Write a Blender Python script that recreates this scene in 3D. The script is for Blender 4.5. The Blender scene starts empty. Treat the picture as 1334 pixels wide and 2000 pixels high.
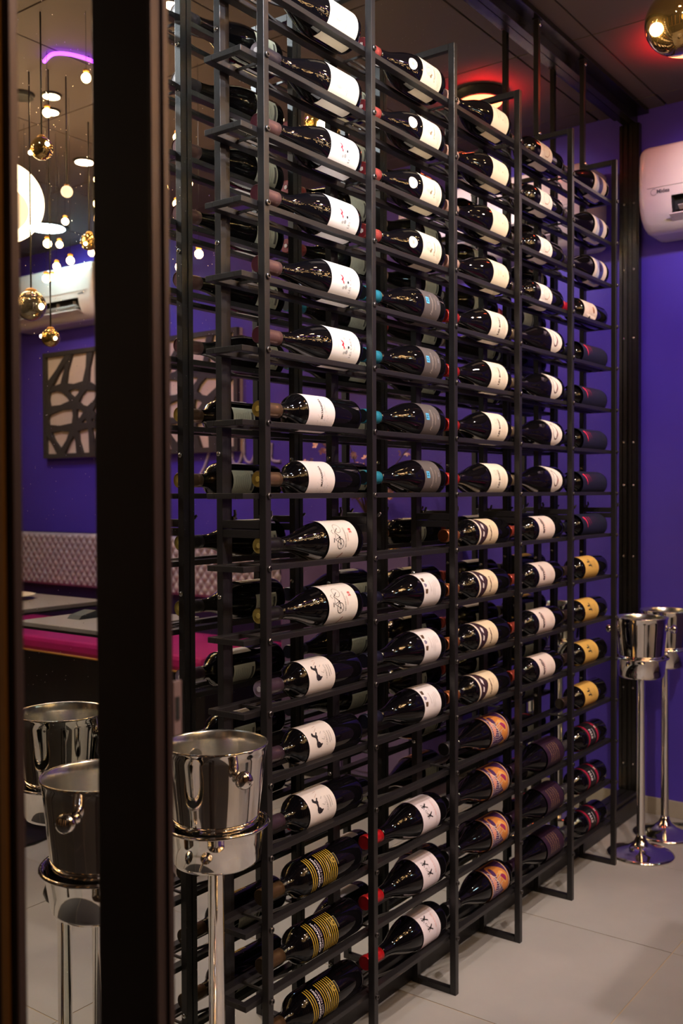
import bpy, bmesh, math, random
from mathutils import Vector, Matrix
random.seed(7)
pi = math.pi
S, V = .306, .11942          # bay width, shelf pitch (model units, 1.14 m each; scaled to metres at the end)
Z6 = 1.0784                  # height of shelf row 6
K = 1.14
MY = .150                    # face of the mirror wall
EX = 2.055                   # end wall
CZ = 2.36                    # ceiling

# ------------------------------------------------------------------ camera, world, lights, exposure
col = bpy.context.scene.collection
sc = bpy.context.scene
cam_d = bpy.data.cameras.new('camera')
cam = bpy.data.objects.new('camera', cam_d); col.objects.link(cam)
Fw, Rt, Up = Vector((.80295872, .59572201, -.01930211)), Vector((.59576719, -.80314749, -.00394662)), Vector((.01785353, .00833059, .99980591))
CP = Vector((-1.22687, -1.05828, 1.08289))
M = Matrix((Rt, Up, -Fw)).transposed().to_4x4(); M.translation = CP * K
cam.matrix_world = M
cam_d.sensor_fit = 'VERTICAL'; cam_d.sensor_height = 36; cam_d.lens = 1928.1 / 2000 * 36
cam_d.clip_start = .05
cam_d.dof.use_dof = True; cam_d.dof.focus_distance = 1.95; cam_d.dof.aperture_fstop = 5.6
sc.camera = cam
w = bpy.data.worlds.new('world'); sc.world = w; w.use_nodes = True
w.node_tree.nodes['Background'].inputs[0].default_value = (.25, .2, .3, 1)
w.node_tree.nodes['Background'].inputs[1].default_value = .02
sc.view_settings.view_transform = 'Standard'
try: sc.view_settings.look = 'None'
except Exception: pass
sc.view_settings.exposure = 0.0; sc.view_settings.gamma = 1; sc.view_settings.use_curve_mapping = False


def light(name, kind, loc, power, color, target=None, size=.06, spot=1.6, blend=.6):
    d = bpy.data.lights.new(name, kind); d.energy = power; d.color = color
    if kind == 'SPOT': d.spot_size = spot; d.spot_blend = blend; d.shadow_soft_size = size
    elif kind == 'AREA': d.shape = 'RECTANGLE'; d.size = size[0]; d.size_y = size[1]
    else: d.shadow_soft_size = size
    o = bpy.data.objects.new(name, d); col.objects.link(o); o.location = Vector(loc)
    if target is not None:
        o.rotation_euler = (Vector(target) - Vector(loc)).to_track_quat('-Z', 'Y').to_euler()
    return o


# ceiling spots and downlights, plus lamps added to brighten single things (positions in model units)
light('rack_spot', 'SPOT', (-.12, -.62, 2.30), 105, (.84, .91, 1), (.16, .05, 1.85), .03, 1.05, .8)
light('rack_spot', 'SPOT', (.75, -.95, 2.32), 64, (1, .88, .77), (.7, .05, 1.25), .03, 1.3, .7)
light('rack_spot', 'SPOT', (1.45, -.95, 2.32), 48, (1, .86, .73), (1.22, .05, 1.25), .03, 1.05, .7)
light('room_downlight', 'SPOT', (-.35, -1.35, 2.32), 118, (1, .85, .78), (.15, 0, .75), .05, 1.9, .8)
light('room_downlight', 'SPOT', (1.0, -1.7, 2.32), 36, (1, .80, .62), (.9, -1.3, 0), .05, 1.7, .8)
light('room_downlight', 'SPOT', (1.2, -2.6, 2.32), 26, (1, .80, .66), (1.95, -2.6, 1.2), .05, 1.6, .8)
light('added_ac_spot', 'SPOT', (.95, -.62, 2.24), 58, (1, .84, .68), (2.0, -.25, 2.00), .03, .62, .9)  # extra lamp, added only to brighten the air conditioner
light('floor_spot', 'SPOT', (.6, -.55, 2.32), 44, (1, .88, .82), (.80, -.5, 0), .04, .78, .8)
light('added_panel_spot', 'SPOT', (-1.7, -1.7, 2.3), 50, (1, .7, .42), (-2.7, -1.6, 1.0), .04, 2.2, .7)  # added out of view to light the invented oak panels
light('violet_spot', 'SPOT', (.9, -.9, 2.3), 46, (.25, .14, 1), (2.05, -.2, 1.75), .03, .85, 1)
light('violet_spot', 'SPOT', (.9, -2.1, 2.3), 30, (.25, .16, 1), (2.05, -2.1, 1.1), .03, 1.4, .9)
light('red_lamp', 'SPOT', (1.60, -.17, CZ - .10), 8, (1, .01, .015), (1.60, -.17, CZ), .02, 2.5, .7)
light('added_blossom_spot', 'SPOT', (1.2, -1.2, 2.3), 32, (1, .84, .7), (1.9, -.8, 1.0), .03, .7, .8)  # added so the blossoms show up brighter in the mirror
light('ceiling_fill', 'POINT', (.75, -1.5, 2.05), 6, (1, .72, .45), None, .15)  # fill light without a fitting, lifts the ceiling around the pendants

# ------------------------------------------------------------------ materials
MATS = {}
def mat(name, color, rough=.5, metal=0, spec=.5, coat=0, emit=0, noise=0, nscale=20, bump=0, alpha=1, trans=0, aniso=0, var=None):
    if name in MATS: return MATS[name]
    m = bpy.data.materials.new(name); m.use_nodes = True
    nt = m.node_tree; b = nt.nodes['Principled BSDF']
    c = (*color, 1)
    b.inputs['Base Color'].default_value = c
    b.inputs['Roughness'].default_value = rough; b.inputs['Metallic'].default_value = metal
    b.inputs['Specular IOR Level'].default_value = spec
    b.inputs['Coat Weight'].default_value = coat; b.inputs['Coat Roughness'].default_value = .05
    if trans: b.inputs['Transmission Weight'].default_value = trans
    if emit:
        b.inputs['Emission Color'].default_value = c; b.inputs['Emission Strength'].default_value = emit
    if noise or bump:
        tc = nt.nodes.new('ShaderNodeTexCoord'); n = nt.nodes.new('ShaderNodeTexNoise')
        n.inputs['Scale'].default_value = nscale; n.inputs['Detail'].default_value = 6
        nt.links.new(tc.outputs['Object'], n.inputs['Vector'])
        if noise:
            mx = nt.nodes.new('ShaderNodeMix'); mx.data_type = 'RGBA'
            v2 = var or tuple(min(1, x * (1 + noise)) for x in color)
            mx.inputs[6].default_value = tuple(x * (1 - noise) for x in color) + (1,)
            mx.inputs[7].default_value = (*v2, 1)
            nt.links.new(n.outputs['Fac'], mx.inputs[0]); nt.links.new(mx.outputs[2], b.inputs['Base Color'])
        if bump:
            bp = nt.nodes.new('ShaderNodeBump'); bp.inputs['Strength'].default_value = bump; bp.inputs['Distance'].default_value = .002
            nt.links.new(n.outputs['Fac'], bp.inputs['Height']); nt.links.new(bp.outputs['Normal'], b.inputs['Normal'])
    MATS[name] = m
    return m

def mirror_mat():
    m = mat('mirror_glass', (.80, .83, .78), 0, 1)
    nt = m.node_tree; b = nt.nodes['Principled BSDF']
    tc = nt.nodes.new('ShaderNodeTexCoord'); v = nt.nodes.new('ShaderNodeTexVoronoi'); v.inputs['Scale'].default_value = 90
    nt.links.new(tc.outputs['Object'], v.inputs['Vector'])
    mr = nt.nodes.new('ShaderNodeMapRange'); mr.inputs[1].default_value = 0; mr.inputs[2].default_value = .09
    mr.inputs[3].default_value = .5; mr.inputs[4].default_value = 0
    nt.links.new(v.outputs['Distance'], mr.inputs[0]); nt.links.new(mr.outputs[0], b.inputs['Roughness'])
    return m

BLK = mat('black_powder_coat', (.014, .012, .013), .36, 0, .5, 0, bump=.08, nscale=400)
BOLT = mat('dark_steel', (.13, .12, .12), .35, 1)
STEEL = mat('bright_steel', (.75, .75, .74), .2, 1)
CHROME = mat('polished_chrome', (.82, .80, .78), .05, 1)
BRUSH = mat('brushed_steel', (.70, .69, .66), .22, 1, bump=.1, nscale=60)
GLASSB = mat('dark_bottle_glass', (.003, .0025, .0035), .025, 0, .5, 0)
BROWN = mat('brown_anodised', (.022, .012, .010), .42, .35, noise=.4, nscale=3)
BROWNL = mat('brown_anodised_edge', (.055, .034, .030), .35, .5)
BRASS = mat('brass_strip', (.55, .27, .06), .5, .3)
DARKAL = mat('dark_aluminium', (.05, .045, .042), .25, .85)
MIRR = mirror_mat()

# ------------------------------------------------------------------ mesh helpers
class MB:
    def __init__(s): s.v = []; s.f = []; s.m = []; s.s = []
    def add(s, vs, fs, mi=0, smooth=False):
        n = len(s.v); s.v += [tuple(x) for x in vs]
        for f in fs: s.f.append(tuple(i + n for i in f)); s.m.append(mi); s.s.append(smooth)
    def box(s, x0, x1, y0, y1, z0, z1, mi=0):
        vs = [(x, y, z) for z in (z0, z1) for y in (y0, y1) for x in (x0, x1)]
        s.add(vs, [(0, 2, 3, 1), (4, 5, 7, 6), (0, 1, 5, 4), (2, 6, 7, 3), (0, 4, 6, 2), (1, 3, 7, 5)], mi)
        return s
    def lathe(s, prof, seg=24, axis='Z', mi=0, c=(0, 0, 0), mis=None):
        vs = []; fs = []
        for (t, r) in prof:
            for k in range(seg):
                a = 2 * pi * k / seg; p, q = r * math.cos(a), r * math.sin(a)
                v = (p, q, t) if axis == 'Z' else ((t, p, q) if axis == 'X' else (q, t, p))
                vs.append((v[0] + c[0], v[1] + c[1], v[2] + c[2]))
        for i in range(len(prof) - 1):
            for k in range(seg):
                k2 = (k + 1) % seg
                s.add([], [], 0)
                fs.append((i * seg + k, i * seg + k2, (i + 1) * seg + k2, (i + 1) * seg + k))
        n = len(s.v); s.v += vs
        for j, f in enumerate(fs):
            s.f.append(tuple(i + n for i in f)); s.m.append(mis[j // seg] if mis else mi); s.s.append(True)
        if prof[0][1] > 1e-5: s.f.append(tuple(n + k for k in reversed(range(seg)))); s.m.append(mi); s.s.append(False)
        if prof[-1][1] > 1e-5: s.f.append(tuple(n + (len(prof) - 1) * seg + k for k in range(seg))); s.m.append(mi); s.s.append(False)
        return s
    def tube(s, pts, r, seg=8, mi=0, taper=None):
        pts = [Vector(p) for p in pts]; rings = []
        n = len(s.v)
        for i, p in enumerate(pts):
            d = (pts[min(i + 1, len(pts) - 1)] - pts[max(i - 1, 0)]).normalized()
            a = d.cross(Vector((0, 0, 1)))
            if a.length < .1: a = d.cross(Vector((1, 0, 0)))
            a.normalize(); b = d.cross(a)
            rr = r if taper is None else r * (1 + (taper - 1) * i / (len(pts) - 1))
            for k in range(seg):
                t = 2 * pi * k / seg; s.v.append(tuple(p + (a * math.cos(t) + b * math.sin(t)) * rr))
        for i in range(len(pts) - 1):
            for k in range(seg):
                k2 = (k + 1) % seg
                s.f.append((n + i * seg + k, n + (i + 1) * seg + k, n + (i + 1) * seg + k2, n + i * seg + k2)); s.m.append(mi); s.s.append(True)
        s.f.append(tuple(n + k for k in range(seg))); s.m.append(mi); s.s.append(False)
        s.f.append(tuple(n + (len(pts) - 1) * seg + k for k in reversed(range(seg)))); s.m.append(mi); s.s.append(False)
        return s
    def ball(s, c, r, seg=16, rings=10, mi=0, sz=1):
        prof = [(-r * math.cos(pi * i / rings) * sz, max(r * math.sin(pi * i / rings), 1e-6)) for i in range(rings + 1)]
        return s.lathe(prof, seg, 'Z', mi, c)
    def prism(s, poly, y0, y1, axis='Y', mi=0, smooth=False):
        """poly in the plane normal to axis"""
        n = len(poly)
        def P(a, b, t): return (a, t, b) if axis == 'Y' else ((t, a, b) if axis == 'X' else (a, b, t))
        vs = [P(a, b, y0) for a, b in poly] + [P(a, b, y1) for a, b in poly]
        s.add(vs, [tuple(range(n)), tuple(range(2 * n - 1, n - 1, -1))], mi)
        k = len(s.v) - 2 * n
        for i in range(n):
            j = (i + 1) % n; s.f.append((k + i, k + n + i, k + n + j, k + j)); s.m.append(mi); s.s.append(smooth)
        return s
    def mesh(s, name, mats):
        me = bpy.data.meshes.new(name); me.from_pydata(s.v, [], s.f)
        for m in (mats if isinstance(mats, (list, tuple)) else [mats]): me.materials.append(m)
        me.polygons.foreach_set('material_index', s.m); me.polygons.foreach_set('use_smooth', s.s)
        bm = bmesh.new(); bm.from_mesh(me); bmesh.ops.recalc_face_normals(bm, faces=bm.faces); bm.to_mesh(me); bm.free()
        me.update(); return me

def link(name, me, parent=None, loc=(0, 0, 0), bevel=0, **props):
    o = bpy.data.objects.new(name, me); col.objects.link(o); o.location = loc
    if parent: o.parent = parent
    if bevel:
        b = o.modifiers.new('bevel', 'BEVEL'); b.width = bevel * K; b.segments = 2; b.limit_method = 'ANGLE'; b.angle_limit = .7
    for k, v in props.items(): o[k] = v
    return o
def part(name, mb, mats, parent=None, loc=(0, 0, 0), bevel=0, **props):
    return link(name, mb.mesh(name, mats), parent, loc, bevel, **props)
def thing(name, label, cat, loc=(0, 0, 0), group=None, rot=0):
    o = bpy.data.objects.new(name, None); col.objects.link(o); o.location = loc; o.rotation_euler = (0, 0, rot)
    o.empty_display_size = .05
    o['label'] = label; o['category'] = cat
    if group: o['group'] = group
    return o
def struct(name, mb, mats, label=None, bevel=0):
    o = part(name, mb, mats, None, bevel=bevel); o['kind'] = 'structure'
    if label: o['label'] = label
    return o
def copy_tree(o, parent=None):
    c = o.copy(); col.objects.link(c)
    if parent: c.parent = parent
    for ch in list(o.children): copy_tree(ch, c)
    return c

# ------------------------------------------------------------------ the room
FLOOR = mat('concrete_tile', (.40, .375, .36), .42, 0, .4, noise=.22, nscale=3.2, bump=.12)
DARKT = mat('added_dark_tile', (.030, .026, .026), .5, noise=.3, nscale=4)  # invented for the floor behind the camera, darkens what the chrome reflects
GROUT = mat('grout', (.52, .40, .27), .8)
fl = struct('floor', MB().box(-2.7, EX, -4.4, .158, -.05, -.0009), GROUT, 'pale grey concrete-look tiled floor')
g = .0014
xs = [1.077 + .521 * i for i in range(-7, 2)]; ys = [-.31 + .521 * i for i in range(-7, 2)]
tile_me = {}
for i in range(len(xs)):
    for j in range(len(ys)):
        x0, x1 = xs[i] + g, min(xs[i] + .521 - g, EX); y0, y1 = ys[j] + g, min(ys[j] + .521 - g, .149)
        if x1 - x0 < .02 or y1 - y0 < .02: continue
        key = (round(x1 - x0, 3), round(y1 - y0, 3), x1 < -.4)
        if key not in tile_me: tile_me[key] = MB().box(0, x1 - x0, 0, y1 - y0, -.0009, .0).mesh('tile', DARKT if x1 < -.4 else FLOOR)
        link('tile', tile_me[key], fl, (x0, y0, random.choice([0, 0, .0003])))
CEIL = mat('ceiling_panel', (.11, .085, .085), .7, noise=.12, nscale=2)
ce = struct('ceiling', MB().box(-2.7, EX + .1, -4.5, .158, CZ + .006, CZ + .1), mat('ceiling_gap', (.015, .012, .012), .8), 'dark plum-brown panelled ceiling')
pm_ = MB().box(0, .515, 0, .515, -.006, .006).mesh('ceiling_panel', CEIL)
for i in range(-8, 2):
    for j in range(-9, 1):
        x = 1.43 + .521 * i; y = .035 + .521 * j
        if j == 0:
            link('ceiling_panel', MB().box(0, min(.515, EX - x), 0, .110, -.006, .006).mesh('ceiling_panel', CEIL), ce, (x + .003, y + .003, CZ + .006)); continue
        if x + .521 > EX + .05:
            link('ceiling_panel', MB().box(0, EX - x - .003, 0, .515, -.006, .006).mesh('ceiling_panel', CEIL), ce, (x, y, CZ + .006)); continue
        link('ceiling_panel', pm_, ce, (x + .003, y + .003, CZ + .006))
WALLM = mat('violet_wall_paint', (.080, .046, .46), .55, 0, .35, noise=.05, nscale=4, bump=.05)
struct('wall_right', MB().box(EX, EX + .08, -4.5, .158, -.05, CZ + .1), WALLM, 'violet painted end wall')
DKW = mat('dark_wall', (.018, .013, .016), .6); WARM = mat('added_oak', (.42, .25, .12), .5, noise=.3, nscale=3)  # unseen walls kept dark and oak panels invented, as bands for chrome reflections
struct('wall_left', MB().box(-2.78, -2.7, -4.5, .158, -.05, CZ + .1), DKW, 'dark wall behind the camera')
wb = struct('wall_back', MB().box(-2.78, EX + .08, -4.48, -4.4, -.05, CZ + .1), DKW, 'dark wall across the room')
for y in (-3.4, -2.3, -1.15, -.35): link('added_oak_panel', MB().box(-2.6995, -2.68, y - .11, y + .11, .1, 2.2).mesh('added_oak_panel', WARM), wb)
for x in (-2.0, -1.1, -.2, .8): link('added_oak_panel', MB().box(x - .16, x + .16, -4.3995, -4.38, .1, 2.2).mesh('added_oak_panel', WARM), wb)
struct('wall_front', MB().box(-2.78, EX + .08, .1585, .24, -.05, CZ + .1), mat('mirror_backing', (.02, .02, .02), .7), 'wall behind the mirror')
mw = thing('wall_mirror', 'tall mirror wall behind the black wine rack, reflecting the violet dining room', 'mirror', (0, 0, 0))
part('mirror_glass', MB().box(-2.69, 2.045, MY, .158, .0, CZ + .005), MIRR, mw)
struct('trim_1', MB().box(-.05, 2.05, .1135, MY - .0005, 0, .055).box(-.05, 2.05, .120, MY - .0005, .055, .07), BLK, 'black plinth along the foot of the mirror wall', bevel=.002)
struct('trim_2', MB().box(-1.4, 2.05, .09, MY - .0005, CZ - .016, CZ - .0005).box(-1.4, 2.05, .128, MY - .0005, CZ - .045, CZ - .016), DARKAL, 'dark channel along the top of the mirror wall', bevel=.001)
# end mullion: thin upright profile where the mirror meets the end wall
mb = MB().box(2.030, 2.054, .116, MY - .0005, .07, CZ - .045).box(2.026, 2.030, .122, .128, .07, CZ - .045).box(2.026, 2.030, .139, .145, .07, CZ - .045)
tr = struct('trim_3', mb, DARKAL, 'dark aluminium upright at the right end of the mirror wall')
sm = MB().lathe([(-.003, .0005), (-.0028, .002), (-.0015, .0042), (0, .0048)], 12, 'X').mesh('screw', STEEL)
for z in (2.05, 1.83, 1.60, 1.25, 1.105, .865, .42, .16):
    link('screw', sm, tr, (2.030, .1335, z))
struct('baseboard_right', MB().box(EX - .012, EX - .0005, -4.3, MY - .001, 0, .055), mat('stone_skirting', (.42, .37, .30), .5, noise=.1), 'beige stone skirting below the violet end wall', bevel=.001)

# foreground door frames
colm = thing('door_frame', 'wide dark brown aluminium door post with a lock strike, left foreground', 'door frame', (-.675, -.44, 0))
part('frame_post', MB().box(-.0075, .008, -.026, .044, 0, CZ), BROWN, colm, bevel=.0015)
part('frame_edge', MB().box(-.0098, .0092, -.0305, -.0265, 0, CZ).box(.0005, .0065, -.0335, -.0302, 0, CZ), BROWNL, colm, bevel=.0008)
pl = part('strike_plate', MB().box(.0095, .0185, -.0310, -.0285, .885, .930), mat('plate_steel', (.20, .13, .125), .4, 0), colm, bevel=.0006)
part('strike_hole', MB().box(.0112, .0155, -.0318, -.0308, .898, .917), mat('hole_dark', (.01, .01, .01), .8), pl)
c2 = thing('door_leaf_frame', 'near-black door leaf edge with a brass strip at the left border', 'door frame', (-.815, -.45, 0))
part('leaf_post', MB().box(-.0, .0045, -.0145, .06, 0, CZ), BROWN, c2, bevel=.001)
part('leaf_edge', MB().box(.0012, .0085, -.0195, -.0148, 0, CZ), BROWNL, c2, bevel=.0008)
part('brass_strip', MB().box(-.0018, -.0002, -.0125, -.0045, 0, CZ), BRASS, c2)

# ------------------------------------------------------------------ wine rack
rack = thing('wine_rack', 'tall black steel wine rack of five bays standing against the mirror wall', 'wine rack', (0, 0, 0))
def zr(k): return Z6 - (k - 6) * V
P0, P1 = -.0075, .0060       # post extent in x about the frame line
fp = MB().box(P0, P1, 0, .0145, 0, 2.034).mesh('front_post', BLK)
bp = MB().box(P0, P1, .0965, .1105, 0, 2.034).box(P1 + .0015, P1 + .0125, .099, .1112, .07, 2.034).mesh('rear_post', BLK)
hb = MB().box(P0, P1, .0147, .0963, -.0068, .0068).mesh('cross_bar', BLK)
boltm = MB()
for (t0, r0, t1, r1) in ((0, .0052, -.0025, .0050), (-.0025, .0050, -.0034, .0040), (-.0034, .0040, -.0034, .0022), (-.0034, .0022, -.0012, .0021)):
    boltm.lathe([(t0, r0), (t1, r1)], 12, 'Y')
    boltm.f = boltm.f[:-2]; boltm.m = boltm.m[:-2]; boltm.s = boltm.s[:-2]
boltm.lathe([(-.0012, .0021), (-.0011, .0001)], 6, 'Y')
boltm = boltm.mesh('bolt', BOLT)
dome = MB().lathe([(-.0042, .0002), (-.0038, .0022), (-.0022, .0042), (0, .0048)], 12, 'X').mesh('screw', STEEL)
wn = MB().lathe([(0, .0042), (.005, .0036), (.0055, .0015), (.012, .0015)], 10, 'X')
for sgn in (-1, 1):
    wn.prism([(sgn * .003, -.003), (sgn * .010, .002), (sgn * .0125, .010), (sgn * .009, .0115), (sgn * .005, .004), (sgn * .001, .003)], .0015, .0040, 'X')
wn = wn.mesh('wing_nut', STEEL)
for k in range(6):
    x = k * S
    link('front_post', fp, rack, (x, 0, 0), .0012); link('rear_post', bp, rack, (x, 0, 0), .0008)
    for z in (2.034 - .0068, .0068, 1.031, 1.0155): link('cross_bar', hb, rack, (x, 0, z), .0008)
    for r in range(-1, 15): link('bolt', boltm, rack, (x + .0005, -.0002, zr(r)))
    for z in (1.862, 1.505, 1.150, .907, .535, .16): link('screw', dome, rack, (x + P0, .104, z))
    for y in (.008, .099):
        o = link('wing_nut', wn, rack, (x + P1 + (.0125 if y > .05 else 0), y, 1.040)); o.rotation_euler = (random.uniform(-.8, .8), 0, 0)
rodm = MB().box(P0, P1, .0965, .1105, 2.0345, CZ - .016).box(-.012, .011, .094, .113, CZ - .019, CZ - .0165).mesh('hanging_rod', BLK)
rb = MB().lathe([(-.004, .0003), (-.0036, .003), (-.001, .0055), (0, .0058)], 12, 'Y').mesh('rod_bolt', STEEL)
for k in (4, 5):
    o = link('hanging_rod', rodm, rack, (k * S, 0, 0), .0008)
    link('rod_bolt', rb, o, (0, .0963, 2.041)); link('rod_bolt', rb, o, (.002, .0963, CZ - .03))
YA = .05475; HA = .0238      # bottle axis, half opening between the rails
RY0, RY1 = .0152, .0960
sh = MB()
X0, X1 = -.046, 5 * S + P0 - .0015
sh.box(X0, X1 + .012, RY0, YA - HA, -.00475, .00475)
sh.box(X0, X1 + .012, YA + HA, RY1, -.00475, .00475)
sh.box(X0, X0 + .012, YA - HA, YA + HA, -.00475, .00475)
sh.box(X1, X1 + .012, YA - HA, YA + HA, -.00475, .00475)
sh = sh.mesh('shelf', BLK)
crd = MB()
pts = [(.150, HA), (.118, HA - .0005), (.100, HA - .003), (.085, .0165), (.068, .0115), (.050, .0095), (.020, .0095)]
def smooth_path(p, n=5):
    out = []
    for i in range(len(p) - 1):
        for t in range(n):
            a = t / n; q0 = p[max(i - 1, 0)]; q1 = p[i]; q2 = p[i + 1]; q3 = p[min(i + 2, len(p) - 1)]
            out.append(tuple(.5 * (2 * q1[d] + (q2[d] - q0[d]) * a + (2 * q0[d] - 5 * q1[d] + 4 * q2[d] - q3[d]) * a * a + (3 * q1[d] - q0[d] - 3 * q2[d] + q3[d]) * a ** 3) for d in (0, 1)))
    out.append(p[-1]); return out
sp = smooth_path(pts)
for sgn in (1, -1):
    for i in range(len(sp) - 1):
        (xa, ya), (xb, yb) = sp[i], sp[i + 1]
        wd = .0035
        ya2, yb2 = min(ya + wd, HA - .0001), min(yb + wd, HA - .0001)
        if ya2 - ya < .0003: continue
        q = [(xa, YA + sgn * ya), (xb, YA + sgn * yb), (xb, YA + sgn * yb2), (xa, YA + sgn * ya2)]
        crd.prism(q, -.0005, .0035, 'Z')
crd.prism([(.020, YA - .013), (.020, YA + .013), (.0165, YA + .013), (.0165, YA - .013)], -.0005, .0035, 'Z')
crd.prism([(.0165, YA - HA), (.020, YA - HA), (.020, YA - .013), (.0165, YA - .013)], -.0005, .0035, 'Z').prism([(.0165, YA + .013), (.020, YA + .013), (.020, YA + HA), (.0165, YA + HA)], -.0005, .0035, 'Z')
crd = crd.mesh('bottle_cradle', mat('cradle_metal', (.07, .065, .062), .3, .4))
for r in range(-1, 15):
    o = link('shelf', sh, rack, (0, 0, zr(r)), .0008)
    for k in range(5): link('bottle_cradle', crd, o, (k * S, 0, 0))

# ------------------------------------------------------------------ labels and prints (flat print bent round the bottle)
def wrap(flat, r, xc, th0=0):
    """flat: list of (verts2d, faces, mat). u runs round the bottle (up), v towards the neck."""
    mb = MB()
    for vs, fs, mi, lift in flat:
        out = []
        for (u, v) in vs:
            th = th0 + u / r; R = r + lift
            out.append((xc - v, -math.cos(th) * R, math.sin(th) * R))
        mb.add(out, fs, mi, True)
    return mb
def cut(polys, faces=None, step=.0045):
    bm = bmesh.new()
    if faces is None:
        for p in polys:
            try: bm.faces.new([bm.verts.new((a, b, 0)) for a, b in p])
            except ValueError: pass
    else:
        vs = [bm.verts.new((a, b, 0)) for a, b in polys]
        for f in faces:
            try: bm.faces.new([vs[i] for i in f])
            except ValueError: pass
    bmesh.ops.triangulate(bm, faces=bm.faces[:])
    us = [v.co.x for v in bm.verts]
    if us:
        a, b = min(us), max(us); k = math.ceil(a / step)
        while k * step < b:
            bmesh.ops.bisect_plane(bm, geom=bm.verts[:] + bm.edges[:] + bm.faces[:], plane_co=(k * step, 0, 0), plane_no=(1, 0, 0)); k += 1
    bm.verts.index_update()
    r = ([(v.co.x, v.co.y) for v in bm.verts], [tuple(v.index for v in f.verts) for f in bm.faces]); bm.free()
    return r
def text2d(body, size, cx, cy, align='CENTER', shear=0, sx=1, bold=0):
    cu = bpy.data.curves.new('t', 'FONT'); cu.body = body; cu.size = size; cu.align_x = align; cu.align_y = 'CENTER'
    cu.resolution_u = 2; cu.shear = shear; cu.offset = bold
    ob = bpy.data.objects.new('t', cu)
    me = bpy.data.meshes.new_from_object(ob)
    vs = [(v.co.x * sx + cx, v.co.y + cy) for v in me.vertices]; fs = [tuple(p.vertices) for p in me.polygons]
    bpy.data.objects.remove(ob); bpy.data.curves.remove(cu); bpy.data.meshes.remove(me)
    return vs, fs
class Print:
    def __init__(s): s.flat = []; s.mats = []; s.n = 0
    def _m(s, c):
        nm = 'ink_%02d%02d%02d' % tuple(int(x * 99) for x in c)
        m = mat(nm, c, .5, 0, .3)
        if m not in s.mats: s.mats.append(m)
        return s.mats.index(m)
    def poly(s, pts, c, lift=0):
        s.n += 1; v, f = cut([pts]); s.flat.append((v, f, s._m(c), .0003 + .00004 * (s.n % 12) + lift)); return s
    def rect(s, u0, u1, v0, v1, c): return s.poly([(u0, v0), (u1, v0), (u1, v1), (u0, v1)], c)
    def disc(s, u, v, r, c, ry=None, n=20): return s.poly([(u + r * math.cos(2 * pi * i / n), v + (ry or r) * math.sin(2 * pi * i / n)) for i in range(n)], c)
    def line(s, pts, w, c):
        vs = []; fs = []
        for i, p in enumerate(pts):
            a = Vector(pts[max(i - 1, 0)]); b = Vector(pts[min(i + 1, len(pts) - 1)]); d = (b - a).normalized(); nn = Vector((-d.y, d.x)) * w / 2
            vs += [tuple(Vector(p) + nn), tuple(Vector(p) - nn)]
        for i in range(len(pts) - 1): fs.append((2 * i, 2 * i + 1, 2 * i + 3, 2 * i + 2))
        s.n += 1; v, f = cut(vs, fs); s.flat.append((v, f, s._m(c), .0003 + .00004 * (s.n % 12))); return s
    def ring(s, u, v, r, w, c, n=24, ry=None):
        pts = [(u + r * math.cos(2 * pi * i / n), v + (ry or r) * math.sin(2 * pi * i / n)) for i in range(n + 1)]
        return s.line(pts, w, c)
    def text(s, body, size, u, v, c, **k):
        vs, fs = text2d(body, size, u, v, **k)
        if vs: s.n += 1; v2, f2 = cut(vs, fs); s.flat.append((v2, f2, s._m(c), .0004 + .00004 * (s.n % 12)))
        return s
    def lines(s, u, v, n, wmax, dv, c, h=.0008):
        for i in range(n):
            w_ = wmax * random.uniform(.55, 1) / 2; s.rect(u - w_, u + w_, v - i * dv, v - i * dv + h, c)
        return s

INK = (.02, .015, .02); GREY = (.25, .22, .21); RED = (.55, .02, .03); WHITE = (.86, .80, .77); CREAM = (.84, .74, .58)
def rectp(hu, hv): return [(-hu, -hv), (hu, -hv), (hu, hv), (-hu, hv)]
def spl(pts, n=4):
    p = pts + [pts[0]]; out = []
    m = len(pts)
    for i in range(m):
        q0, q1, q2, q3 = pts[i - 1], pts[i], pts[(i + 1) % m], pts[(i + 2) % m]
        for t in range(n):
            a = t / n
            out.append(tuple(.5 * (2 * q1[d] + (q2[d] - q0[d]) * a + (2 * q0[d] - 5 * q1[d] + 4 * q2[d] - q3[d]) * a * a + (3 * q1[d] - q0[d] - 3 * q2[d] + q3[d]) * a ** 3) for d in (0, 1)))
    return out
mm = .001
def sc_(pts, k=mm, du=0, dv=0): return [(a * k + du, b * k + dv) for a, b in pts]

def L_crest():
    p = Print(); p.disc(.0, .016, .011, (.62, .50, .38), .009).disc(.002, .017, .0065, (.75, .66, .50)).ring(0, .016, .0125, .0006, GREY)
    p.lines(0, -.004, 2, .040, .004, GREY); p.lines(0, -.016, 3, .026, .004, GREY); return p
def L_flower():
    p = Print()
    p.poly(sc_([(-3, 10), (2, 6), (4, 9), (8, 13), (5, 5), (1, 2), (-2, 4), (-6, 2), (-4, 7)], du=.001, dv=.005), (.75, .02, .05))
    p.poly(sc_([(-9, 1), (-4, 2), (-3, 6), (-7, 5)], dv=.004), (.75, .02, .05))
    p.disc(-.013, -.001, .0035, (.35, .33, .33)).disc(-.015, .006, .0028, (.45, .43, .42)).disc(-.004, -.006, .0025, INK).disc(.012, .004, .003, (.5, .48, .47))
    for a in range(5): p.line([(-.016 + a * .007, -.004), (-.013 + a * .007, .003), (-.015 + a * .007, .010)], .0006, (.5, .48, .46))
    p.text('LES CARA', .0075, -.004, -.014, GREY, sx=1.15); p.lines(0, -.023, 2, .022, .003, (.5, .46, .44)); p.rect(-.006, .004, .024, .0248, (.6, .55, .52))
    return p
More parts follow.
